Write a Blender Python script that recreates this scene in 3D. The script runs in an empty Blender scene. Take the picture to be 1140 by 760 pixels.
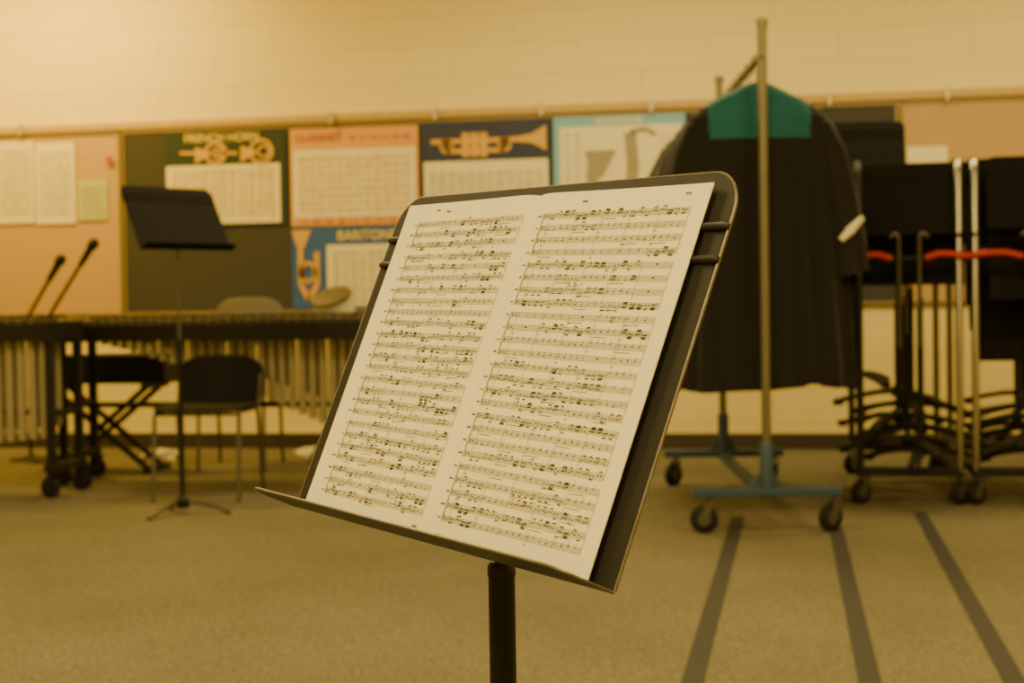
import bpy, math, random
from mathutils import Matrix, Vector
random.seed(7)
SC=bpy.context.scene
V=Vector
# ------------------------------------------------------------------ materials
def srgb(r,g,b):
    f=lambda c:(c/12.92 if c<=.04045 else ((c+.055)/1.055)**2.4)
    return (f(r/255),f(g/255),f(b/255),1)
MATS={}
def mat(name,col,rough=.6,metal=0.0,noise=0.0,nscale=20.,bump=0.0,spec=.5,sheen=0,coat=0):
    if name in MATS: return MATS[name]
    m=bpy.data.materials.new(name); m.use_nodes=True
    nt=m.node_tree; b=nt.nodes['Principled BSDF']
    b.inputs['Base Color'].default_value=col
    b.inputs['Roughness'].default_value=rough; b.inputs['Metallic'].default_value=metal
    b.inputs['Specular IOR Level'].default_value=spec
    if sheen: b.inputs['Sheen Weight'].default_value=sheen
    if noise or bump:
        tc=nt.nodes.new('ShaderNodeTexCoord'); n=nt.nodes.new('ShaderNodeTexNoise')
        n.inputs['Scale'].default_value=nscale; n.inputs['Detail'].default_value=6
        nt.links.new(tc.outputs['Object'],n.inputs['Vector'])
        if noise:
            r=nt.nodes.new('ShaderNodeMix'); r.data_type='RGBA'
            r.inputs[6].default_value=tuple(max(0,c*(1-noise)) for c in col[:3])+(1,)
            r.inputs[7].default_value=tuple(min(1,c*(1+noise)) for c in col[:3])+(1,)
            nt.links.new(n.outputs['Fac'],r.inputs[0]); nt.links.new(r.outputs[2],b.inputs['Base Color'])
        if bump:
            bp=nt.nodes.new('ShaderNodeBump'); bp.inputs['Strength'].default_value=bump; bp.inputs['Distance'].default_value=.005
            nt.links.new(n.outputs['Fac'],bp.inputs['Height']); nt.links.new(bp.outputs['Normal'],b.inputs['Normal'])
    MATS[name]=m; return m
def wall_mat(name,c1,c2,mortar):
    m=bpy.data.materials.new(name); m.use_nodes=True; nt=m.node_tree; b=nt.nodes['Principled BSDF']
    tc=nt.nodes.new('ShaderNodeTexCoord'); s=nt.nodes.new('ShaderNodeSeparateXYZ'); a=nt.nodes.new('ShaderNodeMath'); a.operation='ADD'
    cb=nt.nodes.new('ShaderNodeCombineXYZ'); br=nt.nodes.new('ShaderNodeTexBrick'); 
    L=nt.links.new
    L(tc.outputs['Object'],s.inputs[0]); L(s.outputs[0],a.inputs[0]); L(s.outputs[1],a.inputs[1]); L(a.outputs[0],cb.inputs[0]); L(s.outputs[2],cb.inputs[1])
    L(cb.outputs[0],br.inputs['Vector'])
    br.inputs['Scale'].default_value=1; br.inputs['Brick Width'].default_value=.812; br.inputs['Row Height'].default_value=.203
    br.inputs['Mortar Size'].default_value=.006; br.inputs['Mortar Smooth'].default_value=.8
    br.inputs['Color1'].default_value=c1; br.inputs['Color2'].default_value=c2; br.inputs['Mortar'].default_value=mortar
    n=nt.nodes.new('ShaderNodeTexNoise'); n.inputs['Scale'].default_value=60; n.inputs['Detail'].default_value=4; L(tc.outputs['Object'],n.inputs['Vector'])
    bp=nt.nodes.new('ShaderNodeBump'); bp.inputs['Strength'].default_value=.12; bp.inputs['Distance'].default_value=.006; bp.invert=True
    L(br.outputs['Fac'],bp.inputs['Height'])
    bp2=nt.nodes.new('ShaderNodeBump'); bp2.inputs['Strength'].default_value=.12; bp2.inputs['Distance'].default_value=.004
    L(n.outputs['Fac'],bp2.inputs['Height']); L(bp.outputs[0],bp2.inputs['Normal']); L(bp2.outputs[0],b.inputs['Normal'])
    L(br.outputs['Color'],b.inputs['Base Color']); b.inputs['Roughness'].default_value=.6
    return m
def carpet_mat():
    m=bpy.data.materials.new('carpet'); m.use_nodes=True; nt=m.node_tree; b=nt.nodes['Principled BSDF']; L=nt.links.new
    tc=nt.nodes.new('ShaderNodeTexCoord')
    n1=nt.nodes.new('ShaderNodeTexNoise'); n1.inputs['Scale'].default_value=230; n1.inputs['Detail'].default_value=3
    n2=nt.nodes.new('ShaderNodeTexNoise'); n2.inputs['Scale'].default_value=1.6; n2.inputs['Detail'].default_value=5
    n3=nt.nodes.new('ShaderNodeTexNoise'); n3.inputs['Scale'].default_value=60; n3.inputs['Detail'].default_value=6
    for n in (n1,n2,n3): L(tc.outputs['Object'],n.inputs['Vector'])
    r=nt.nodes.new('ShaderNodeValToRGB'); r.color_ramp.elements[0].position=.33; r.color_ramp.elements[1].position=.67
    r.color_ramp.elements[0].color=srgb(80,75,60); r.color_ramp.elements[1].color=srgb(138,129,106)
    L(n1.outputs['Fac'],r.inputs[0])
    mx=nt.nodes.new('ShaderNodeMix'); mx.data_type='RGBA'; mx.blend_type='MULTIPLY'; mx.inputs[0].default_value=1
    r2=nt.nodes.new('ShaderNodeValToRGB'); r2.color_ramp.elements[0].position=.35; r2.color_ramp.elements[1].position=.65
    r2.color_ramp.elements[0].color=(.85,.85,.83,1); r2.color_ramp.elements[1].color=(1.0,1.0,1.0,1)
    L(n2.outputs['Fac'],r2.inputs[0]); L(r.outputs[0],mx.inputs[6]); L(r2.outputs[0],mx.inputs[7])
    mx2=nt.nodes.new('ShaderNodeMix'); mx2.data_type='RGBA'; mx2.blend_type='MULTIPLY'; mx2.inputs[0].default_value=1
    r3=nt.nodes.new('ShaderNodeValToRGB'); r3.color_ramp.elements[0].position=.35; r3.color_ramp.elements[1].position=.65
    r3.color_ramp.elements[0].color=(.74,.74,.74,1); r3.color_ramp.elements[1].color=(1,1,1,1)
    L(n3.outputs['Fac'],r3.inputs[0]); L(mx.outputs[2],mx2.inputs[6]); L(r3.outputs[0],mx2.inputs[7])
    L(mx2.outputs[2],b.inputs['Base Color'])
    bp=nt.nodes.new('ShaderNodeBump'); bp.inputs['Strength'].default_value=.5; bp.inputs['Distance'].default_value=.004
    L(n1.outputs['Fac'],bp.inputs['Height']); L(bp.outputs[0],b.inputs['Normal'])
    b.inputs['Roughness'].default_value=.95; b.inputs['Specular IOR Level'].default_value=.1
    return m
BLK=mat('black_powder_coat',srgb(26,23,22),.5,0,.2,40,.05,.3)
BLKP=mat('black_plastic',srgb(20,18,17),.5,0,.1,30,0,.3)
DESK=mat('desk_black_enamel',srgb(34,31,27),.5,.0,.25,14,.06,.3)
DESKB=mat('desk_black_enamel_dark',srgb(22,20,18),.75,0,.2,14,.06,.15)
WORN=mat('worn_metal_edge',srgb(112,102,86),.4,.5,.4,60)
CHR=mat('chrome_tube',srgb(150,144,130),.3,1,.1,10)
GREY=mat('grey_tube',srgb(96,91,80),.45,.6,.15,20)
RUB=mat('rubber_black',srgb(24,22,20),.7,0,.2,30,0,.3)
PAPER=mat('score_paper',srgb(240,230,196),.7,0,.02,30)
INK=mat('printing_ink',srgb(20,18,18),.8,0,.1,50,0,.2)
INKG=mat('printing_ink_light',srgb(62,58,52),.8,0,.1,50,0,.2)
# ------------------------------------------------------------------ geometry helper
class G:
    def __init__(s): s.v=[]; s.f=[]
    def add(s,vs,fs):
        o=len(s.v); s.v+= [V(p) for p in vs]; s.f+=[tuple(i+o for i in f) for f in fs]; return s
    def box(s,c,size,M=None):
        x,y,z=[a/2 for a in size]; c=V(c)
        vs=[V((i,j,k)) for i in(-x,x) for j in(-y,y) for k in(-z,z)]
        if M is not None: vs=[M@p for p in vs]
        return s.add([p+c for p in vs],[(0,1,3,2),(4,6,7,5),(0,4,5,1),(2,3,7,6),(0,2,6,4),(1,5,7,3)])
    def bar(s,a,b,w,h,up=(0,0,1)):
        a=V(a);b=V(b);d=(b-a);l=d.length;d.normalize();x=d.cross(V(up))
        if x.length<1e-4:x=V((1,0,0))
        x.normalize();z=x.cross(d)
        M=Matrix((x,d,z)).transposed(); return s.box((a+b)/2,(w,l,h),M)
    def cyl(s,a,b,r,r2=None,n=16,cap=True):
        return s.tube([a,b],[r,r if r2 is None else r2],n,cap)
    def tube(s,pts,r,n=10,cap=True,closed=False):
        pts=[V(p) for p in pts]; m=len(pts)
        rs=r if isinstance(r,(list,tuple)) else [r]*m
        vs=[];px=None
        for i,p in enumerate(pts):
            if closed: t=pts[(i+1)%m]-pts[i-1]
            else: t=pts[min(i+1,m-1)]-pts[max(i-1,0)]
            t.normalize()
            if px is None:
                px=t.cross(V((0,0,1)))
                if px.length<1e-3: px=V((1,0,0))
            px=(px-t*px.dot(t)).normalized(); py=t.cross(px)
            for k in range(n):
                a=2*math.pi*k/n; vs.append(p+(px*math.cos(a)+py*math.sin(a))*rs[i])
        fs=[]
        for i in range(m if closed else m-1):
            j=(i+1)%m
            for k in range(n): fs.append((i*n+k,i*n+(k+1)%n,j*n+(k+1)%n,j*n+k))
        if cap and not closed:
            fs.append(tuple(reversed(range(n)))); fs.append(tuple((m-1)*n+k for k in range(n)))
        return s.add(vs,fs)
    def lathe(s,prof,c,axis=(0,0,1),n=24):
        ax=V(axis).normalized(); c=V(c)
        q=ax.orthogonal().normalized(); w=ax.cross(q); vs=[];fs=[]
        for r,h in prof:
            for k in range(n):
                a=2*math.pi*k/n; vs.append(c+ax*h+(q*math.cos(a)+w*math.sin(a))*r)
        for i in range(len(prof)-1):
            for k in range(n): fs.append((i*n+k,i*n+(k+1)%n,(i+1)*n+(k+1)%n,(i+1)*n+k))
        fs.append(tuple(reversed(range(n)))); fs.append(tuple((len(prof)-1)*n+k for k in range(n)))
        return s.add(vs,fs)
    def quad(s,a,b,c,d): return s.add([a,b,c,d],[(0,1,2,3)])
    def obj(s,name,m,parent=None,smooth=True,bevel=0,ms=None,mi=None):
        L=V((0,0,0)); q=parent
        while q: L=L+V(q.location); q=q.parent
        me=bpy.data.meshes.new(name); me.from_pydata([tuple(p-L) for p in s.v],[],s.f); me.validate()
        o=bpy.data.objects.new(name,me); SC.collection.objects.link(o)
        for mm in (ms or [m]): me.materials.append(mm)
        if mi: me.polygons.foreach_set('material_index',mi)
        if parent: o.parent=parent
        import bmesh
        bm=bmesh.new(); bm.from_mesh(me); bmesh.ops.recalc_face_normals(bm,faces=bm.faces); bm.to_mesh(me); bm.free()
        if smooth:
            me.polygons.foreach_set('use_smooth',[True]*len(me.polygons))
            try: me.set_sharp_from_angle(angle=math.radians(38))
            except Exception: pass
        if bevel:
            b=o.modifiers.new('bevel','BEVEL'); b.width=bevel; b.segments=2; b.limit_method='ANGLE'
        return o
def empty(name,loc,parent=None):
    e=bpy.data.objects.new(name,None); e.location=V(loc)-(V(parent.location) if parent else V((0,0,0))); e.empty_display_size=.1; SC.collection.objects.link(e)
    if parent: e.parent=parent
    return e
def arc(c,r,a0,a1,u,w,n=12):
    c=V(c);u=V(u);w=V(w); return [c+(u*math.cos(a0+(a1-a0)*i/n)+w*math.sin(a0+(a1-a0)*i/n))*r for i in range(n+1)]
# ------------------------------------------------------------------ room shell
WALL=wall_mat('painted_block',srgb(224,206,140),srgb(222,203,137),srgb(208,188,122))
X0,X1,Y0,Y1,ZC=-6.3,3.4,-2.6,9.7,3.6
def slab(name,a,b,m):
    c=[(a[i]+b[i])/2 for i in range(3)]; e=[b[i]-a[i] for i in range(3)]
    o=G().box((0,0,0),e).obj(name,m,None,False); o.location=c; return o
slab('floor',(X0-.15,Y0-.15,-.1),(X1+.15,Y1+.15,0),carpet_mat())
slab('wall_back',(X0-.15,Y1,0),(X1+.15,Y1+.15,ZC),WALL)
slab('wall_front',(X0-.15,Y0-.15,0),(X1+.15,Y0,ZC),WALL)
slab('wall_left',(X0-.15,Y0,0),(X0,Y1,ZC),WALL)
slab('wall_right',(X1,Y0,0),(X1+.15,Y1,ZC),WALL)
slab('ceiling',(X0-.15,Y0-.15,ZC),(X1+.15,Y1+.15,ZC+.1),mat('ceiling_tile',srgb(205,195,170),.9,0,.06,40,.2))
BASE=mat('baseboard_vinyl',srgb(58,48,40),.5,0,.1,10)
slab('baseboard_back',(X0,Y1-.012,0),(X1,Y1,.1),BASE)
slab('baseboard_left',(X0,Y0,0),(X0+.012,Y1-.02,.1),BASE)
slab('baseboard_right',(X1-.012,Y0,0),(X1,Y1-.02,.1),BASE)
# tack boards
CORK=mat('cork_tan',srgb(182,148,98),.9,0,.08,70,.2)
DARKB=mat('slate_fabric',srgb(58,56,53),.85,0,.1,50,.1)
WOOD=mat('oak_trim',srgb(186,152,84),.5,0,.15,18)
def board(name,x0,x1,z0,z1,m):
    e=empty(name,((x0+x1)/2,Y1-.01,(z0+z1)/2))
    G().box(((x0+x1)/2,Y1-.012,(z0+z1)/2),(x1-x0,.022,z1-z0)).obj('panel',m,e,False)
    g=G()
    for z in (z0,z1): g.box(((x0+x1)/2,Y1-.016,z),(x1-x0,.03,.018))
    for x in (x0,x1): g.box((x,Y1-.0165,(z0+z1)/2),(.016,.031,z1-z0))
    g.obj('frame',mat('board_frame',srgb(140,120,80),.5,.2,.1,20),e,False,.002)
    return e
board('cork_board',X0+.02,-4.50,.91,2.13,CORK)
board('tack_board',-4.47,.60,.91,2.13,DARKB)
board('cork_board',.63,X1-.02,.91,2.13,CORK)
tr=G().box(((X0+X1)/2,Y1-.02,2.175),(X1-X0,.04,.05)); tr.obj('trim_1',WOOD,None,False,.004)
g=G()
for x in (-5.2,-3.0,-2.3,-1.6,-.9,-.4,.2,.9): g.box((x,Y1-.05,2.18),(.03,.02,.07)); g.cyl((x,Y1-.06,2.135),(x,Y1-.075,2.135),.010)
g.obj('trim_2',mat('clip_metal',srgb(190,176,140),.4,.5),None,False,.002)
# posters --------------------------------------------------------------
CREAM=mat('poster_cream',srgb(222,210,168),.6,0,.03,20)
def poster(name,x0,x1,z0,z1,bg,rects,extras=None,y=Y1-.0335,title=None):
    e=empty(name,((x0+x1)/2,y,(z0+z1)/2)); W=x1-x0;H=z1-z0
    P=lambda u,v,k=0:(x0+u*W,y-.0012*k,z0+v*H)
    G().box(P(.5,.5),(W,.002,H)).obj('sheet',bg,e,False)
    for i,(a,b,c,d,m) in enumerate(rects):
        G().quad(P(a,b,2),P(c,b,2),P(c,d,2),P(a,d,2)).obj('print_%d'%(i+1),m,e,False)
    if extras: extras(e,P,W,H)
    if title:
        t,u,v,sz,m=title
        c=bpy.data.curves.new('title','FONT'); c.body=t; c.size=sz; c.offset=.0015; c.materials.append(m); c.align_x='CENTER'
        o=bpy.data.objects.new('title',c); SC.collection.objects.link(o); o.parent=e
        o.location=V(P(u,v,5))-e.location; o.rotation_euler=(math.pi/2,0,0)
    return e
def chart(e,P,u0,u1,v0,v1,rows,cols,m,name='fingering_chart',fill=.55):
    g=G()
    for r in range(rows):
        for c in range(cols):
            u=u0+(u1-u0)*(c+.5)/cols; v=v0+(v1-v0)*(r+.5)/rows
            du=(u1-u0)/cols*fill/2*random.uniform(.6,1.1); dv=(v1-v0)/rows*.25*random.uniform(.5,1.2)
            g.quad(P(u-du,v-dv,4),P(u+du,v-dv,4),P(u+du,v+dv,4),P(u-du,v+dv,4))
    g.obj(name,m,e,False)
GOLD=mat('print_gold',srgb(204,158,56),.5,0,.2,30)
YEL=mat('print_yellow',srgb(222,196,84),.5)
GRN=mat('print_dark_green',srgb(32,48,40),.6,0,.1,20)
PEACH=mat('print_peach',srgb(208,152,82),.6,0,.05,10)
RED=mat('print_red',srgb(174,98,54),.6)
NAVY=mat('print_navy',srgb(42,46,76),.6,0,.1,10)
SKY=mat('print_sky_blue',srgb(122,168,196),.6,0,.05,10)
BLUE=mat('print_blue',srgb(48,86,152),.6,0,.1,10)
LGREY=mat('print_grey',srgb(186,176,144),.6); MGREY=mat('print_midgrey',srgb(146,136,110),.6)
LYEL=mat('print_light_yellow',srgb(210,178,90),.6); LPE=mat('print_light_peach',srgb(218,182,118),.6)
def ringpts(P,u,v,r,W,H,n=24,k=6,a0=0,a1=2*math.pi,ar=1):
    return [V(P(u+math.cos(a0+(a1-a0)*i/n)*r/W*ar,v+math.sin(a0+(a1-a0)*i/n)*r/H,k)) for i in range(n+1)]
def flat(pts,w,g):
    n=len(pts)
    for i in range(n-1):
        a,b=pts[i],pts[i+1]; d=(b-a); wa=V((-d.z,0,d.x)).normalized()*w/2
        g.quad(a-wa,b-wa,b+wa,a+wa)
def x1(e,P,W,H):
    g=G()
    for u,v,r in ((.42,.79,.07),(.80,.79,.075)):
        flat(ringpts(P,u,v,r,W,H),.022,g); flat(ringpts(P,u+.02,v,r*.5,W,H),.018,g)
        g.add([P(u-.02,v-.0,7),P(u-.17,v+.07,7),P(u-.17,v-.11,7)],[(0,1,2)])
    flat([V(P(.12,.80,6)),V(P(.6,.78,6))],.02,g); g.obj('brass_print',GOLD,e,False)
    chart(e,P,.04,.91,.10,.62,9,11,LYEL,fill=.85); chart(e,P,.04,.91,.05,.62,18,16,MGREY,'marks',.2)
poster('french_horn_poster',-4.16,-3.32,1.49,2.10,GRN,[(.0,.02,.95,.66,CREAM)],x1,title=('FRENCH HORN',.47,.915,.075,YEL))
def x2(e,P,W,H):
    chart(e,P,.06,.94,.12,.72,8,12,LPE,fill=.8); chart(e,P,.06,.94,.14,.74,16,20,MGREY,'marks',.2); chart(e,P,.45,.95,.86,.92,1,6,RED,'subtitle',.8)
    chart(e,P,.05,.95,.02,.07,1,9,RED,'footer',.7)
poster('clarinet_poster',-3.29,-2.42,1.47,2.11,PEACH,[(.02,.09,.98,.78,CREAM)],x2,title=('CLARINET',.22,.87,.07,RED))
def x3(e,P,W,H):
    g=G(); flat([V(P(.08,.80,6)),V(P(.75,.80,6))],.03,g); flat([V(P(.2,.70,6)),V(P(.65,.70,6))],.03,g)
    for u in (.35,.42,.49): flat([V(P(u,.64,7)),V(P(u,.88,7))],.05,g)
    flat(ringpts(P,.2,.75,.035,W,H),.022,g); flat(ringpts(P,.65,.75,.035,W,H),.022,g)
    g.add([P(.70,.78,7),P(.86,.76,7),P(.97,.68,7),P(.97,.93,7),P(.86,.85,7),P(.70,.82,7)],[(0,1,2,3,4,5)])
    g.obj('brass_print',GOLD,e,False)
    chart(e,P,.05,.95,.04,.5,8,12,LGREY,fill=.7); chart(e,P,.05,.95,.04,.5,14,22,MGREY,'marks',.2)
poster('trumpet_poster',-2.40,-1.55,1.48,2.12,NAVY,[(.02,.02,.98,.60,CREAM)],x3)
def x4(e,P,W,H):
    g=G(); pts=[V(P(.62,.92,6)),V(P(.64,.6,6)),V(P(.62,.3,6)),V(P(.55,.18,6)),V(P(.42,.16,6)),V(P(.34,.28,6)),V(P(.33,.55,6)),V(P(.36,.7,6))]
    pts=[p+V((-.03,0,-.06)) for p in pts]
    flat(pts,.075,g); flat([V(P(.585,.83,6)),V(P(.70,.86,6)),V(P(.78,.8,6))],.03,g); g.add([P(.24,.66,7),P(.29,.4,7),P(.37,.4,7),P(.48,.66,7)],[(0,1,2,3)])
    g.obj('saxophone_print',MGREY,e,False); chart(e,P,.07,.22,.1,.85,14,2,LGREY); chart(e,P,.8,.95,.1,.8,14,3,LGREY)
poster('saxophone_poster',-1.53,-.69,1.48,2.12,SKY,[(.05,.04,.97,.90,CREAM)],x4,title=('SAXOPHONE',.5,.92,.05,CREAM))
def x5(e,P,W,H):
    g=G(); flat(ringpts(P,.13,.45,.06,W,H,ar=.8),.03,g); flat([V(P(.07,.9,6)),V(P(.07,.3,6)),V(P(.13,.12,6)),V(P(.2,.3,6)),V(P(.2,.7,6))],.035,g)
    g.add([P(.0,.97,7),P(.05,.75,7),P(.1,.75,7),P(.16,.97,7)],[(0,1,2,3)]); g.obj('brass_print',GOLD,e,False)
    chart(e,P,.32,.95,.06,.72,10,9,LGREY,fill=.7); chart(e,P,.32,.95,.06,.72,18,16,MGREY,'marks',.2)
poster('baritone_poster',-3.29,-2.43,.925,1.46,BLUE,[(.28,.03,.98,.78,CREAM)],x5,title=('BARITONE',.6,.84,.085,YEL))
def x6(e,P,W,H):
    chart(e,P,.1,.92,.1,.9,12,7,LGREY,'text_lines',.85)
for a,b,c,d in ((-5.98,-5.42,1.52,2.08),(-5.40,-5.12,1.54,2.10),(-5.11,-4.82,1.53,2.08)):
    poster('notice_sheet',a,b,c,d,CREAM,[],x6)
poster('notice_sheet',-4.80,-4.59,1.55,1.82,mat('paper_green',srgb(180,186,120),.7,0,.04,20),[],x6)
poster('notice_sheet',.66,.90,1.72,1.86,CREAM,[])
pn=empty('push_pin',(-4.56,Y1-.03,1.95)); g=G().cyl((-4.56,Y1-.022,1.95),(-4.56,Y1-.05,1.95),.016,.026); g.obj('pin_head',mat('pin_red',srgb(190,40,30),.4),pn)
# tape lines ------------------------------------------------------------
TAPE=mat('floor_tape_dark',srgb(38,35,31),.8,0,.15,30)
for xa,ya,xb,yb in ((-.27,6.69,-.27,1.2),(.14,6.40,.185,1.2),(.51,6.9,.51,1.2)):
    G().bar((xa,ya,.0012),(xb,yb,.0012),.055,.002).obj('floor_tape_line',TAPE,None,False)
# ------------------------------------------------------------------ music stand
def music_stand(pole,zb,origin,yaw,tilt,roll,W=.508,H=.331,rp=.0118,z_outer=None,feet=.27,footrot=0.3,name='music_stand',worn=True,lipw=.055,footw=.026,parent=None):
    e=empty(name,(pole[0],pole[1],zb),parent)
    DM=DESK if worn else DESKB
    M=Matrix.Rotation(yaw,3,'Z')@Matrix.Rotation(-tilt,3,'X')@Matrix.Rotation(roll,3,'Y')
    O=V(origin); F=lambda u,v,n:O+M@V((u,-n,v))     # n = toward reader
    out=[]; R=.036; w=W/2
    out.append((-w,0)); out.append((w,0))
    for i in range(9): a=i/8*math.pi/2; out.append((w-R+R*math.cos(a),H-R+R*math.sin(a)))
    for i in range(9): a=math.pi/2+i/8*math.pi/2; out.append((-w+R+R*math.cos(a),H-R+R*math.sin(a)))
    n=len(out); g=G(); t=.0018
    g.add([F(u,v,0) for u,v in out]+[F(u,v,-t) for u,v in out],[tuple(range(n)),tuple(reversed(range(n,2*n)))]+[(i,i+n,(i+1)%n+n,(i+1)%n) for i in range(n)])
    g.obj('desk_plate',DM,e,True)
    G().tube([F(u,v,-.001) for u,v in out[1:]+out[:1]],.0013,8).obj('desk_rim',WORN if worn else DM,e)
    g=G()
    for v in (.284,.257): 
        g.tube([F(-w-.001,v,0),F(-w+.004,v,.001),F(w-.004,v,.001),F(w+.001,v,0)],[.0026,.0036,.0036,.0026],10)
    g.obj('desk_ribs',DM,e)
    rr=.02; lo=[(-w,0)]
    for i in range(7): a=i/6*math.pi/2; lo.append((-w+rr-rr*math.cos(a),lipw-rr+rr*math.sin(a)))
    for i in range(7): a=math.pi/2-i/6*math.pi/2; lo.append((w-rr+rr*math.cos(a),lipw-rr+rr*math.sin(a)))
    lo.append((w,0)); n=len(lo)
    hh=lambda q:.10*q*q/lipw*.5
    g=G(); g.add([F(u,hh(q),q) for u,q in lo]+[F(u,hh(q)-.0018,q) for u,q in lo],[tuple(range(n)),tuple(reversed(range(n,2*n)))]+[(i,i+n,(i+1)%n+n,(i+1)%n) for i in range(n)])
    g.obj('lip_shelf',DM,e)
    G().tube([F(u,hh(q)-.0009,q) for u,q in lo],.0013,8).obj('lip_rim',WORN if worn else DM,e)
    px,py=pole; A=F(0,.13,-.006)
    zt=A.z-.02
    g=G(); g.lathe([(.03,0),(.034,.004),(.03,.012),(.012,.014)],F(0,.13,-.003),M@V((0,1,0)),20)
    g.bar(A,V((px,py,zt)),.03,.02); g.lathe([(.016,-.05),(.017,-.04),(.017,.01),(.012,.018)],(px,py,zt),(0,0,1),20)
    g.obj('tilt_bracket',BLKP,e)
    zo=z_outer if z_outer else zb+(zt-zb)*.62
    G().lathe([(rp*.55,zo-.05),(rp*.55,zt)],(px,py,0)).obj('inner_tube',GREY if not worn else BLK,e)
    G().lathe([(rp,zb+.03),(rp,zo-.014),(rp*1.06,zo-.012),(rp*1.06,zo-.004),(rp*.8,zo)],(px,py,0)).obj('outer_tube',BLK,e)
    g=G(); g.lathe([(.026,zb+.028),(.03,zb+.035),(.03,zb+.07),(.018,zb+.082)],(px,py,0))
    for k in range(3):
        a=footrot+k*2*math.pi/3; d=V((math.cos(a),math.sin(a),0))
        pts=[V((px,py,zb+.055))+d*.02,V((px,py,zb+.05))+d*feet*.35,V((px,py,zb+.03))+d*feet*.75,V((px,py,zb+.008))+d*feet]
        for i in range(3): g.bar(pts[i],pts[i+1],footw,.007 if footw<.03 else .022)
        g.lathe([(.014,0),(.014,.01)] if footw<.03 else [(.02,-.012),(.026,-.006),(.026,.014),(.02,.02)],V((px,py,zb))+d*feet,(0,0,1),12)
    g.obj('tripod_base',BLK,e,True,.001)
    return e,F
e,F=music_stand((-.26,1.314),0,(-.312,1.262,.747),-.777,.395,.023,z_outer=.722)
# ------------------------------------------------------------------ open score
PW,PH=.2285,.319
def wv(u): 
    a=abs(u); return .0048+.006*(1-math.exp(-a/.012))*math.exp(-a/.09)
S=lambda u,v,k=0.0:F(u,v+.0005,wv(u)+k)
sc=empty('sheet_music_score',F(0,.1,.005))
NU,NV=60,12
for nm,s in (('page_left',-1),('page_right',1)):
    g=G(); us=[s*PW*(i/NU)**1.6 for i in range(NU+1)]
    vs=[S(u,PH*j/NV) for j in range(NV+1) for u in us]
    fs=[(j*(NU+1)+i,j*(NU+1)+i+1,(j+1)*(NU+1)+i+1,(j+1)*(NU+1)+i) for j in range(NV) for i in range(NU)]
    o=g.add(vs,fs).obj(nm,PAPER,sc)
g=G(); us=[-PW*.995+2*PW*.995*i/80 for i in range(81)]
vs=[F(u,PH*v+.0005,max(.0015,wv(u)-.0016)) for v in (0.002,.997) for u in us]
g.add(vs,[(i,i+1,81+i+1,81+i) for i in range(80)]).obj('under_pages',PAPER,sc)
ink=G(); lines=G(); K=.00035
def hline(g,u0,u1,v,w,k=K,st=14):
    for i in range(st):
        a=u0+(u1-u0)*i/st; b=u0+(u1-u0)*(i+1)/st
        g.quad(S(a,v-w/2,k),S(b,v-w/2,k),S(b,v+w/2,k),S(a,v+w/2,k))
def vline(g,u,v0,v1,w,k=K): g.quad(S(u-w/2,v0,k),S(u+w/2,v0,k),S(u+w/2,v1,k),S(u-w/2,v1,k))
def head(u,v,k=K):
    n=8; rx,ry=.00082,.00058
    ink.add([S(u+rx*math.cos(2*math.pi*i/n),v+ry*math.sin(2*math.pi*i/n)+.25*rx*math.cos(2*math.pi*i/n),k) for i in range(n)],[tuple(range(n))])
def beam(u0,v0,u1,v1,w,k=K): ink.quad(S(u0,v0-w/2,k),S(u1,v1-w/2,k),S(u1,v1+w/2,k),S(u0,v0+w/2,k))
rnd=random.Random(3)
SP=.00118
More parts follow.
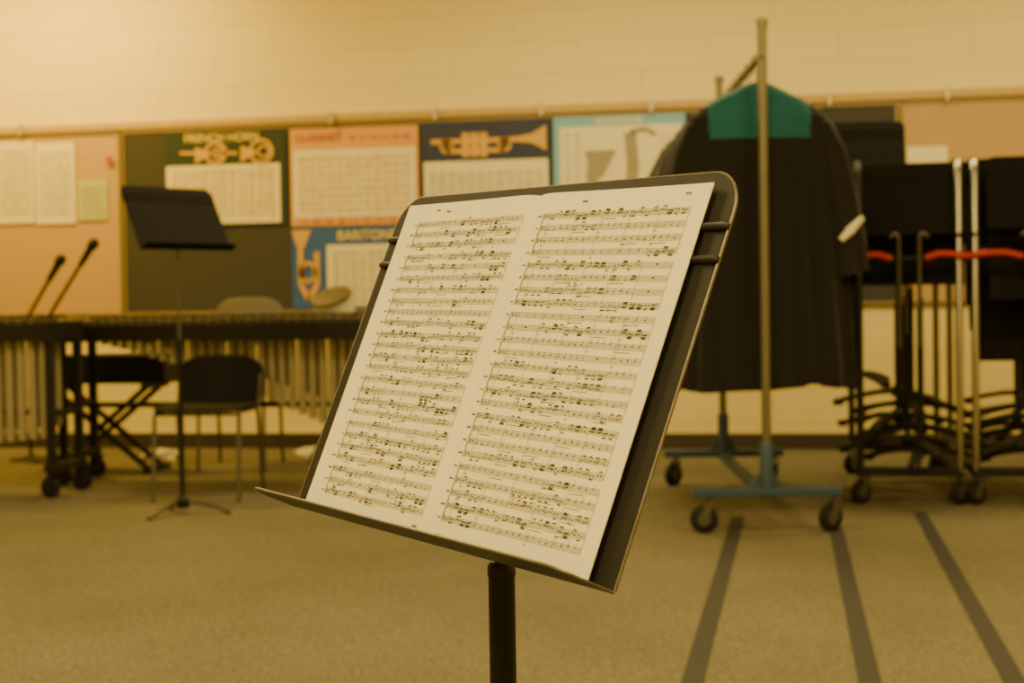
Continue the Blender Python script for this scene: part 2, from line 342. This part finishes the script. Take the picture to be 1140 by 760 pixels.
def page(u0,u1,groups,bars,pitch,gap):
    v=PH-.020
    for gi,(cnt,dense) in enumerate(groups):
        vt=v
        for k in range(cnt):
            mode=rnd.choice(['run','run','mix','quarter']) if dense else rnd.choice(['mix','quarter','quarter','half','run'])
            for l in range(5): hline(lines,u0,u1,v-l*SP,.00024)
            beam(u0+.0012,v+.0005,u0+.0024,v-.0050,.0014); head(u0+.0022,v-.0033); head(u0+.0016,v-.0015)
            for q in range(3): beam(u0+.0042+q*.0012,v-.001-q*.0006,u0+.005+q*.0012,v-.0024-q*.0006,.0010)
            nl=rnd.randint(3,6)
            for q in range(nl): vline(ink,u0-.0045-q*.0013,v-.0030,v-.0030+rnd.choice([.0011,.0017]),.0007)
            us0=u0+.009; bw=(u1-us0)/bars
            for b in range(bars):
                a=us0+b*bw+.0012; md=mode if rnd.random()<.65 else rnd.choice(['run','mix','quarter','quarter','rest','half'])
                base=v-SP*2+rnd.uniform(-.0013,.0013)
                if md in('run','mix'):
                    ng=4; gw=(bw-.0025)/ng
                    for q in range(ng):
                        if md=='mix' and rnd.random()<.4:
                            uu=a+q*gw+gw*.3; head(uu,base); vline(ink,uu+.0006,base,base+.0036,.0003); continue
                        nn=rnd.choice([2,3,4,2]); up=rnd.choice([1,-1]); vb=base+up*.0036; sl=rnd.uniform(-.0004,.0004)
                        pu=[a+q*gw+gw*.86*(j+.4)/nn for j in range(nn)]
                        for j,uu in enumerate(pu):
                            hv=base+rnd.uniform(-.0007,.0007); head(uu,hv)
                            vline(ink,uu+up*.0006,min(hv,vb),max(hv,vb),.0003)
                        beam(pu[0]+up*.0006,vb-sl,pu[-1]+up*.0006,vb+sl,.0008)
                        if nn==4: beam(pu[0]+up*.0006,vb-sl-up*.0011,pu[-1]+up*.0006,vb+sl-up*.0011,.0006)
                elif md=='quarter':
                    for q in range(4):
                        uu=a+q*(bw-.0025)/4+.0015; hv=base+rnd.uniform(-.001,.001); head(uu,hv); vline(ink,uu+.0006,hv,hv+.0036,.0003)
                        if rnd.random()<.5: beam(uu+.0013,hv-.001,uu+.0018,hv+.0014,.001)
                elif md=='half':
                    for q in range(3): 
                        uu=a+q*(bw-.0025)/3+.0015; head(uu,base); vline(ink,uu+.0006,base,base+.0036,.0003)
                else:
                    beam(a+bw*.42,v-SP*1.4,a+bw*.5,v-SP*1.4,.0010)
                if rnd.random()<.3: hline(lines,a,a+bw*.5,v-SP*5-.001,.0004,st=3)
                if rnd.random()<.25:
                    for q in range(3): vline(ink,a+q*.001,v-SP*5-.0022,v-SP*5-.0012,.0005)
            v-=pitch
        vb=v+pitch-SP*4
        for b in range(bars+1):
            uu=u0+.009+b*(u1-u0-.009)/bars
            vline(ink,uu,vb,vt,.0003)
        vline(ink,u0,vb,vt,.0003); vline(ink,u0-.0014,vb-.0006,vt+.0006,.0006)
        v-=gap
page(-PW+.033,-.012,[(3,1),(3,1),(4,1),(4,1),(4,1),(4,1),(3,1)],5,.0112,.0012)
page(.022,PW-.018,[(4,0),(4,1),(4,0),(4,1),(4,1),(5,1)],5,.0114,.0004)
for u,v in ((-.15,PH-.010),(.07,PH-.010),(-.17,PH-.008),(.2,PH-.008),(0.02,.006),(-.02,.008)):
    for q in range(5): vline(ink,u+q*.0014,v-.0008,v+.001,.0008)
ink.obj('printed_notes',INK,sc,False); lines.obj('printed_staves',INKG,sc,False)
# ------------------------------------------------------------------ background stand
def stand_simple(pole,zb,zdesk,yaw,tilt,H=.331,off=.075,**k):
    b=V((-math.sin(yaw),math.cos(yaw),0)); o=V((pole[0],pole[1],zdesk))-b*off
    return music_stand(pole,zb,o,yaw,tilt,0,H=H,**k)
stand_simple((-2.79,6.59),0,1.21,1.02,.50,feet=.21,footrot=.15,worn=False,W=.50)
# ------------------------------------------------------------------ casters
def caster(gb,gw,x,y,ztop,r=.05,ang=0.0,w=.028):
    d=V((math.cos(ang),math.sin(ang),0)); s=V((-d.y,d.x,0)); c=V((x,y,r))
    gw.lathe([(r*.82,-w/2),(r,-w/2+.006),(r,w/2-.006),(r*.82,w/2)],c,s,20)
    gb.lathe([(r*.45,-w/2-.003),(r*.45,w/2+.003)],c,s,14)
    top=V((x,y,0))+d*.02
    for k in(-1,1):
        gb.bar(c+s*k*(w/2+.006),V((top.x,top.y,r*2+.012))+s*k*(w/2+.006),.03,.004,s)
    gb.box((top.x,top.y,r*2+.014),(.05,.05,.006)); gb.cyl((top.x,top.y,r*2+.01),(top.x,top.y,ztop),.010)
# ------------------------------------------------------------------ robe rack
A=V((-.135,6.25,0)); B=V((-.385,7.81,0)); D=(B-A).normalized(); Sx=V((D.y,-D.x,0))
rk=empty('robe_rack',A)
BLUEP=mat('blue_paint',srgb(52,72,92),.45,.2,.15,15)
POLE=mat('galvanised_pole',srgb(126,120,104),.38,.8,.15,12)
g=G()
for C in (A,B):
    g.cyl(C+V((0,0,.14)),C+V((0,0,2.05)),.019); g.lathe([(.023,0),(.023,.03),(.01,.035)],C+V((0,0,2.04)))
g.cyl(A+V((0,0,1.93))-D*.04,B+V((0,0,1.93))+D*.04,.016)
g.obj('uprights_and_rail',POLE,rk)
g=G()
for C in (A,B):
    g.bar(C-Sx*.30+V((0,0,.165)),C+Sx*.30+V((0,0,.165)),.05,.035)
    g.lathe([(.028,.15),(.028,.36),(.024,.37)],(C.x,C.y,0))
    for k in(-1,1): g.add([C+V((0,0,.30))+D*.004,C+Sx*k*.07+V((0,0,.18))+D*.004,C+V((0,0,.18))+D*.004,C+V((0,0,.30))-D*.004,C+Sx*k*.07+V((0,0,.18))-D*.004,C+V((0,0,.18))-D*.004],[(0,1,2),(3,5,4),(0,3,4,1),(1,4,5,2),(2,5,3,0)])
g.bar(A+V((0,0,.15)),B+V((0,0,.15)),.05,.03)
g.obj('blue_base',BLUEP,rk,True,.003)
gb,gw=G(),G()
for C,an in ((A,.4),(B,1.2)):
    for k in(-1,1): caster(gb,gw,*(C+Sx*k*.255).xy,.15,.058,an+k*.3)
gb.obj('caster_forks',GREY,rk); gw.obj('caster_wheels',RUB,rk)
ROBE=mat('robe_black_fabric',srgb(28,25,24),.85,0,.15,12,.1,.15,.12)
TEAL=mat('robe_teal_fabric',srgb(20,84,92),.7,0,.12,20,.1,.2,.1)
WHT=mat('robe_white_trim',srgb(215,205,180),.8)
HNG=mat('hanger_wire',srgb(70,62,52),.4,.6)
def lerp(tab,t):
    for i in range(len(tab)-1):
        if t<=tab[i+1][0]:
            a,b=tab[i],tab[i+1]; s=(t-a[0])/(b[0]-a[0]); s=s*s*(3-2*s) if i>2 else s; return a[1]+(b[1]-a[1])*s
    return tab[-1][1]
def robe(s,ztop,zbot,wmul,tw,teal=True,seed=0):
    C=A+D*s; e=empty('choir_robe',(C.x,C.y,ztop)); r=random.Random(seed)
    X=(Sx*math.cos(tw)+D*math.sin(tw)); Yv=V((-X.y,X.x,0)); 
    N,Mr=140,66; ph=[r.uniform(0,6.28) for _ in range(4)]
    ws=[(0,.075),(.012,.12),(.035,.195),(.075,.255),(.12,.29),(.3,.325),(.6,.355),(1,.385)]
    ds=[(0,.045),(.012,.06),(.035,.075),(.075,.085),(.12,.095),(.3,.10),(.6,.11),(1,.12)]
    g=G(); vs=[];fs=[];mi=[]
    for j in range(Mr+1):
        t=(j/Mr)**1.4; z=ztop-(ztop-zbot)*t; w=lerp(ws,t)*wmul; d=lerp(ds,t); am=.24*min(1,max(0,(t-.1)/.5))
        for i in range(N):
            a=2*math.pi*i/N; ca,sa=math.cos(a),math.sin(a)
            x=w*math.copysign(abs(ca)**.8,ca); y=d*math.copysign(abs(sa)**.8,sa)
            fold=1+am*(.55*math.sin(9*a+ph[0]+t*1.2)+.45*math.sin(19*a+ph[1]-t)+.25*math.sin(5*a+ph[2]))
            zz=z-(.015*math.sin(3*a+ph[3]) if t>.95 else 0) - abs(x)*.24*(1-min(1,t/.12))
            vs.append(C+X*x*(1+.25*(fold-1))+Yv*y*fold+V((0,0,zz)))
    for j in range(Mr):
        for i in range(N):
            fs.append((j*N+i,j*N+(i+1)%N,(j+1)*N+(i+1)%N,(j+1)*N+i))
            p=sum((vs[q] for q in fs[-1]),V((0,0,0)))/4; q=(p-C); lx=q.dot(X); lz=ztop-p.z
            mi.append(1 if teal and lz<.235 and abs(lx)<.215-.25*lz*.2 else 0)
    fs.append(tuple(range(N))); mi.append(1 if teal else 0)
    g.add(vs,fs); g.obj('gown',None,e,True,0,[ROBE,TEAL],mi)
    g=G()
    for k in(-1,1):
        n=24
        prof=[(.20*k,-.15,.03,.04),(.262*k,-.19,.045,.055),(.305*k,-.30,.058,.068),(.34*k,-.5,.066,.08),(.355*k,-.66,.078,.09),(.36*k,-.80,.085,.095)]
        vs=[];fs=[]
        for (x,z,rx,ry) in prof:
            for i in range(n):
                a=2*math.pi*i/n; f=1+.12*math.sin(5*a+ph[0]+z*4)
                vs.append(C+X*(x*wmul+rx*math.cos(a)*f)+Yv*(-.01+ry*math.sin(a)*f)+V((0,0,ztop+z+.02*math.cos(a)*k)))
        for j in range(len(prof)-1):
            for i in range(n): fs.append((j*n+i,j*n+(i+1)%n,(j+1)*n+(i+1)%n,(j+1)*n+i))
        fs.append(tuple(range(n))); fs.append(tuple((len(prof)-1)*n+i for i in range(n)))
        g.add(vs,fs)
    g.obj('sleeves',ROBE,e)
    if seed==1:
        gt=G(); pts=[C+X*.32-Yv*.105+V((0,0,ztop-.66)),C+X*.36-Yv*.105+V((0,0,ztop-.62)),C+X*.41-Yv*.09+V((0,0,ztop-.57))]
        gt.tube(pts,[.012,.02,.012],10); gt.obj('white_trim',WHT,e)
    g=G(); R0=V((C.x,C.y,1.93))
    pts=arc(R0,.022,math.radians(200),math.radians(-60),X,V((0,0,1)),14); pts+= [V((C.x,C.y,1.89)),V((C.x,C.y,ztop-.0))]
    g.tube(pts,.0025,6); g.obj('hanger_hook',HNG,e)
robe(.17,1.84,.58,1.0,0,True,1)
robe(.40,1.83,.57,1.02,.05,False,2)
robe(.62,1.83,.60,1.05,-.04,True,3)
robe(.85,1.82,.56,1.05,.03,False,4)
robe(1.08,1.83,.60,1.07,-.05,True,5)
robe(1.33,1.82,.58,1.07,.04,False,6)
def wire(s,tw):
    C=A+D*s; R0=V((C.x,C.y,1.93)); X=(Sx*math.cos(tw)+D*math.sin(tw)); e=empty('wire_hanger',R0,rk); Z=V((0,0,1))
    g=G(); g.tube(arc(R0,.02,math.radians(200),math.radians(-70),X,Z,12)+[R0-Z*.05],.0022,6)
    g.tube([R0-Z*.05,R0-Z*.15+X*.19,R0-Z*.165+X*.2,R0-Z*.175+X*.18,R0-Z*.175-X*.18,R0-Z*.165-X*.2,R0-Z*.15-X*.19],.0022,6,closed=True); g.obj('wire',HNG,e)
wire(1.48,.5)
# ------------------------------------------------------------------ mallet instruments
BARM=mat('rosewood_bar',srgb(46,34,27),.5,0,.25,12); TUBE=mat('resonator_tube',srgb(156,146,118),.42,.35,.12,9)
def mallet(name,xa,xb,yc,wa,wb,la,lb,nb,barm,zt=.885,pw=1.0):
    e=empty(name,((xa+xb)/2,yc,0)); L=xb-xa
    W=lambda x:wa+(wb-wa)*(x-xa)/L
    gb=G()
    pat=[1,1,0,1,1,1,0]
    for i in range(nb):
        x=xa+L*(i+.5)/nb; w=W(x)
        gb.box((x,yc-w*.22,zt-.01),(L/nb*.82,w*.52,.02))
        if pat[i%7] and i<nb-1: gb.box((x+L/nb*.5,yc+w*.27,zt+.012),(L/nb*.78,w*.44,.02))
    gb.obj('tone_bars',barm,e,True,.002)
    g=G()
    for s in(-1,1):
        g.bar((xa-.02,yc+s*wa/2,zt-.065),(xb+.02,yc+s*wb/2,zt-.065),.022,.09)
        g.bar((xa-.02,yc+s*wa*.18,zt-.045),(xb+.02,yc+s*wb*.18,zt-.045),.018,.03)
    for x,w in((xa-.03,wa),(xb+.03,wb)):
        g.box((x,yc,zt-.065),(.03,w+.06,.11))
        for s in(-1,1):
            yy=yc+s*(w/2-.02); g.box((x,yy,zt*.5),(.045,.03,zt-.18)); 
        g.box((x,yc,.15),(.05,w+.04,.04)); g.box((x,yc,.42),(.025,w-.05,.03))
    g.bar((xa,yc+.03,.42),(xb,yc+.03,.42),.03,.03)
    g.obj('frame',BLK,e,True,.003)
    gp=G()
    for i in range(nb):
        x=xa+L*i/nb
        for s in(-.46,.0): gp.cyl((x,yc+s*W(x),zt-.03),(x,yc+s*W(x),zt+.014),.006)
    gp.obj('cord_posts',CHR,e)
    gr=G()
    for i in range(nb):
        x=xa+L*(i+.5)/nb; w=W(x); l=la+(lb-la)*((i+.5)/nb)**pw
        gr.cyl((x,yc-w*.28,zt-.06),(x,yc-w*.28,zt-.06-l),L/nb*.40,n=14)
        if pat[i%7] and i<nb-1: gr.cyl((x+L/nb*.5,yc+w*.27,zt-.05),(x+L/nb*.5,yc+w*.27,zt-.05-l*.92),L/nb*.38,n=14)
    gr.obj('resonator_tubes',TUBE,e)
    c1,c2=G(),G()
    for x,w in((xa-.03,wa),(xb+.03,wb)):
        for s in(-1,1): caster(c1,c2,x,yc+s*(w/2+.0),.14,.055,.5*s+.3,.03)
    c1.obj('caster_forks',BLK,e); c2.obj('caster_wheels',RUB,e)
    return e
mallet('marimba',-3.87,-1.95,7.80,.40,.85,.04,.70,34,BARM,pw=1.35)
mallet('vibraphone',-5.45,-3.74,7.27,.70,.34,.70,.54,28,BARM,zt=.90)
# ------------------------------------------------------------------ chairs
SEAT=mat('chair_black_shell',srgb(22,19,17),.7,0,.1,20,0,.15); SEATG=mat('stool_grey_vinyl',srgb(100,92,76),.6,0,.1,20)
def chair(c,yaw,zs=.45,zb=.78,seat=SEAT,w=.44,d=.42,leg=GREY,name='chair',hb=.14):
    e=empty(name,(c[0],c[1],0)); Mx=Matrix.Rotation(yaw,3,'Z'); T=lambda x,y,z:V((c[0],c[1],0))+Mx@V((x,y,z))
    def shell(fn,nu=14,nv=10,th=.018,nm='seat'):
        g=G(); vs=[]
        for j in range(nv+1):
            for i in range(nu+1): vs.append(fn(i/nu*2-1,j/nv*2-1))
        g.add(vs,[(j*(nu+1)+i,j*(nu+1)+i+1,(j+1)*(nu+1)+i+1,(j+1)*(nu+1)+i) for j in range(nv) for i in range(nu)])
        o=g.obj(nm,seat,e); m=o.modifiers.new('t','SOLIDIFY'); m.thickness=th; m.offset=0; b=o.modifiers.new('b','BEVEL'); b.width=.004; b.segments=2
    def sq(u,v,k=.18): return u*math.sqrt(1-k*v*v*v*v),v*math.sqrt(1-k*u*u*u*u)
    def fs(u,v):
        a,b=sq(u,v); return T(a*w/2,b*d/2,zs-.012*(1-a*a)*(1-b*b)-(.02*max(0,-b-.6)))
    def fb(u,v):
        a,b=sq(u,v,.35); return T(a*w/2*.98,d/2+.025*(b+1)+.03*a*a,(zb-hb)+b*hb)
    shell(fs,nm='seat'); shell(fb,nm='backrest')
    g=G(); r=.011
    for s in(-1,1):
        x=s*(w/2-.02)
        g.tube([T(x*1.02,-d/2-.01,0.0),T(x,-d/2+.03,zs-.03),T(x,-d/2+.06,zs-.018),T(x,d/2-.06,zs-.018),T(x,d/2-.02,zs-.04),T(x*1.02,d/2+.04,0)],r,10)
        g.tube([T(x,d/2-.05,zs-.02),T(x,d/2+.01,zs+.02),T(x,d/2+.05,zb-.1)],r,10)
    g.tube([T(-w/2+.02,-d/2+.045,zs-.03),T(w/2-.02,-d/2+.045,zs-.03)],r*.8,8)
    g.obj('legs',leg,e)
chair((-2.91,7.20),.10,zs=.455,zb=.70,name='chair',w=.46,leg=GREY)
chair((-3.25,8.55),.1,zs=.60,zb=1.0,seat=SEATG,w=.42,name='chair')
# ------------------------------------------------------------------ keyboard on X stand
kb=empty('electronic_keyboard',(-3.98,8.33,0)); g=G(); g.box((-3.98,8.33,.60),(.84,.30,.17)); g.obj('body',BLKP,kb,True,.01)
g=G().box((-3.98,8.25,.69),(.76,.13,.012)); g.obj('keys',CREAM,kb,False)
g=G()
for y in (8.22,8.42):
    g.bar((-4.28,y,.50),(-3.68,y,.02),.03,.03); g.bar((-3.68,y,.50),(-4.28,y,.02),.03,.03)
for x in(-4.28,-3.68):
    for z in (.02,.5): g.bar((x,8.15,z),(x,8.49,z),.03,.03)
g.obj('x_stand',BLK,kb,True,.003)
# ------------------------------------------------------------------ microphones on stands
def mic(base,joint,headp):
    e=empty('microphone_stand',(base[0],base[1],0)); g=G(); bx,by=base
    g.lathe([(.13,0),(.13,.012),(.03,.03),(.02,.035)],(bx,by,0)); g.cyl((bx,by,.03),(bx,by,joint[2]),.011)
    h=V(headp); j=V(joint); d=(h-j).normalized(); g.cyl(j-d*.18,h-d*.10,.012); g.lathe([(.02,-.02),(.02,.02)],j,(0,1,0)); g.obj('stand',BLK,e)
    g=G(); g.lathe([(.013,-.17),(.018,-.16),(.023,-.05),(.024,-.04),(.030,-.03),(.034,-.005),(.031,.015),(.018,.03),(.004,.034)],h,d,18); g.obj('microphone',BLKP,e)
mic((-4.60,8.8),(-4.60,8.8,.88),(-4.25,8.75,1.35))
mic((-4.78,8.9),(-4.78,8.9,.90),(-4.52,8.85,1.26))
# ------------------------------------------------------------------ snare drum
SH=mat('drum_white_wrap',srgb(196,188,160),.5,0,.05,20)
sn=empty('snare_drum',(-2.68,8.6,0)); g=G(); ax=V((-.12,-.5,1)).normalized(); c=V((-2.68,8.6,.955))
g.lathe([(.115,-.07),(.115,.05)],c,ax,32); g.obj('shell',SH,sn)
g=G(); g.lathe([(.122,.04),(.122,.055),(.114,.057)],c,ax,32); g.lathe([(.122,-.075),(.122,-.062)],c,ax,32); g.obj('hoops',GREY,sn)
g=G(); g.lathe([(.113,.053),(.113,.0535)],c,ax,32); g.obj('batter_head',CREAM,sn)
g=G(); g.cyl((-2.68,8.6,.2),(-2.68,8.6,.84),.012)
for k in range(3):
    a=k*2.094+.4; d=V((math.cos(a),math.sin(a),0)); q=V((-2.68,8.6,0)); g.cyl(q+V((0,0,.35)),q+d*.27+V((0,0,.01)),.009); g.cyl(q+V((0,0,.82)),c+d*.10-ax*.07,.008)
g.obj('stand',CHR,sn)
# ------------------------------------------------------------------ crumpled bags on the floor
def bag(x,y,s,seed):
    r=random.Random(seed); e=empty('plastic_bag',(x,y,0)); n,m=20,10; vs=[];fs=[]
    for j in range(m+1):
        ph=math.pi/2*j/m
        for i in range(n):
            a=2*math.pi*i/n; k=s*(1+r.uniform(-.18,.18)); vs.append(V((x+k*1.4*math.cos(a)*math.cos(ph),y+k*math.sin(a)*math.cos(ph),max(0,.6*k*math.sin(ph)))))
    for j in range(m):
        for i in range(n): fs.append((j*n+i,j*n+(i+1)%n,(j+1)*n+(i+1)%n,(j+1)*n+i))
    G().add(vs,fs).obj('bag',mat('bag_plastic',srgb(190,182,160),.5,0,.1,20),e)
bag(-3.95,9.0,.10,1); bag(-3.02,9.25,.09,2)
# ------------------------------------------------------------------ stand storage carts
REDT=mat('red_tube',srgb(176,38,30),.4,0,.1,10)
def cart(xa,xb,ya,yb,stands,zr=1.13,zu=1.56,lm=CHR):
    e=empty('music_stand_cart',((xa+xb)/2,(ya+yb)/2,0)); g=G(); z=.15
    for x in(xa,xb): g.bar((x,ya,z),(x,yb,z),.04,.04)
    for y in(ya,yb): g.bar((xa,y,z),(xb,y,z),.04,.04)
    g.obj('base_frame',BLK,e,True,.003)
    for x,mm in((xa,lm),(xb,CHR)):
        g=G()
        g.tube([(x,ya,.15),(x,ya,zu-.06),(x,ya+.03,zu-.015),(x,ya+.07,zu),(x,yb-.07,zu),(x,yb-.03,zu-.015),(x,yb,zu-.06),(x,yb,.15)],.017,12)
        g.obj('upright',mm,e)
    xm=(xa+xb)/2
    g=G()
    for y in (ya-.02,yb+.02):
        for s,xe in((-1,xa-.05),(1,xb+.03)):
            xi=xm+s*.075
            g.tube([(xi,y,zr-.012),(xi+(xe-xi)*.3,y,zr+.008),(xi+(xe-xi)*.6,y,zr+.006),(xe,y,zr-.006)],.016,12)
    g.obj('red_rails',REDT,e)
    g=G()
    for y in (ya-.02,yb+.02): g.cyl((xm-.09,y,zr-.012),(xm+.09,y,zr-.012),.012)
    for s in (-.055,.055): g.cyl((xm+s,ya,zr-.03),(xm+s,yb,zr-.03),.014)
    g.obj('centre_rails',BLK,e)
    g=G()
    for s in (-.045,.045):
        g.tube([(xm+s,ya-.035,.72),(xm+s,ya-.04,zr+.02)]+arc((xm+s*1.4,ya-.045,zr+.08),abs(s)*.4,0 if s<0 else math.pi,math.pi if s<0 else 0,(1,0,0),(0,0,1),8),.009,8)
    g.obj('hooks',GREY,e)
    a,b=G(),G()
    for x in(xa,xb):
        for y in(ya,yb): caster(a,b,x,y,.14,.055,.7,.03)
    a.obj('caster_forks',GREY,e); b.obj('caster_wheels',RUB,e)
    for (dx,y,zb,zd,yaw,rot) in stands:
        stand_simple((xm+dx,y),zb,zd,yaw,.10,feet=.29,footrot=rot,off=.045,worn=False,rp=.013,footw=.05,parent=e,name='stored_music_stand')
SA=[(.05,7.2,.19,1.22,.02,.35),(.0,7.30,.23,1.0,-.05,.9),(.07,7.40,.28,1.24,.05,1.5),(-.03,7.50,.33,1.02,0,.1),(.04,7.60,.38,1.25,-.03,.6),(-.02,7.70,.43,1.1,.02,1.2),(.03,7.80,.36,1.2,0,.3),(.0,7.9,.30,1.22,0,.75),(.02,8.0,.24,1.2,0,1.7),(-.20,8.12,.5,1.52,.12,1.0)]
SB=[(.03,7.2,.19,1.24,.0,.5),(.05,7.30,.22,.92,.06,1.2),(.0,7.40,.27,1.25,-.05,.2),(.02,7.50,.32,.64,0,.8),(.03,7.60,.37,1.2,.04,1.4),(.0,7.7,.42,.78,.04,.4),(.03,7.80,.35,1.25,.0,.9),(.0,7.92,.29,1.2,.0,1.7),(.02,8.04,.24,.9,.0,.1)]
cart(.27,.71,7.15,8.35,SA,lm=BLK)
cart(.78,1.34,7.15,8.35,SB)
# ------------------------------------------------------------------ lights
def emis(name,col,s):
    m=bpy.data.materials.new(name); m.use_nodes=True; nt=m.node_tree; b=nt.nodes['Principled BSDF']
    b.inputs['Base Color'].default_value=(.9,.85,.7,1); b.inputs['Emission Color'].default_value=col+(1,); b.inputs['Emission Strength'].default_value=s; return m
LENS=emis('light_lens',(1,.72,.30),2)
def troffer(x,y,sx,sy,power,col):
    e=empty('ceiling_light',(x,y,ZC-.02)); g=G()
    for s in(-1,1): g.box((x+s*(sx/2+.02),y,ZC-.03),(.04,sy+.08,.06)); g.box((x,y+s*(sy/2+.02),ZC-.03),(sx,.04,.06))
    g.obj('housing',mat('light_housing',srgb(220,215,200),.5),e,False)
    G().box((x,y,ZC-.012),(sx,sy,.01)).obj('lens',LENS,e,False)
    l=bpy.data.lights.new('lamp','AREA'); l.shape='RECTANGLE'; l.size=sx; l.size_y=sy; l.energy=power; l.color=col
    o=bpy.data.objects.new('lamp',l); SC.collection.objects.link(o); o.parent=e; o.location=(0,0,-.05)
W1=(1,.79,.31); K2=1.8
troffer(-4.9,8.6,1.6,.6,80*K2,(1,.66,.09))
troffer(-1.2,7.6,1.6,.6,50*K2,W1)
troffer(1.6,7.6,1.6,.6,48*K2,W1)
troffer(-3.6,3.6,1.6,.6,58*K2,W1)
troffer(-.6,3.2,1.6,.6,58*K2,W1)
troffer(2.0,3.6,1.6,.6,50*K2,W1)
troffer(-2.4,-.4,1.6,.6,84*K2,W1)
troffer(1.0,-.4,1.6,.6,56*K2,W1)
w=bpy.data.worlds.new('world'); SC.world=w; w.use_nodes=True; w.node_tree.nodes['Background'].inputs[0].default_value=(1,.75,.42,1); w.node_tree.nodes['Background'].inputs[1].default_value=.05
# ------------------------------------------------------------------ camera
cd=bpy.data.cameras.new('camera'); co=bpy.data.objects.new('camera',cd); SC.collection.objects.link(co); SC.camera=co
cd.sensor_width=36; cd.lens=1700/1140*36; cd.clip_start=.05
yaw=math.atan(320/1700); pitch=math.atan(44/1700)
Rm=Matrix.Rotation(yaw,3,'Z')@Matrix.Rotation(math.pi/2-pitch,3,'X')@Matrix.Rotation(math.radians(-.9),3,'Z')
co.matrix_world=Matrix.Translation((0,0,.95))@Rm.to_4x4()
cd.dof.use_dof=True; cd.dof.focus_distance=1.33; cd.dof.aperture_fstop=8.5
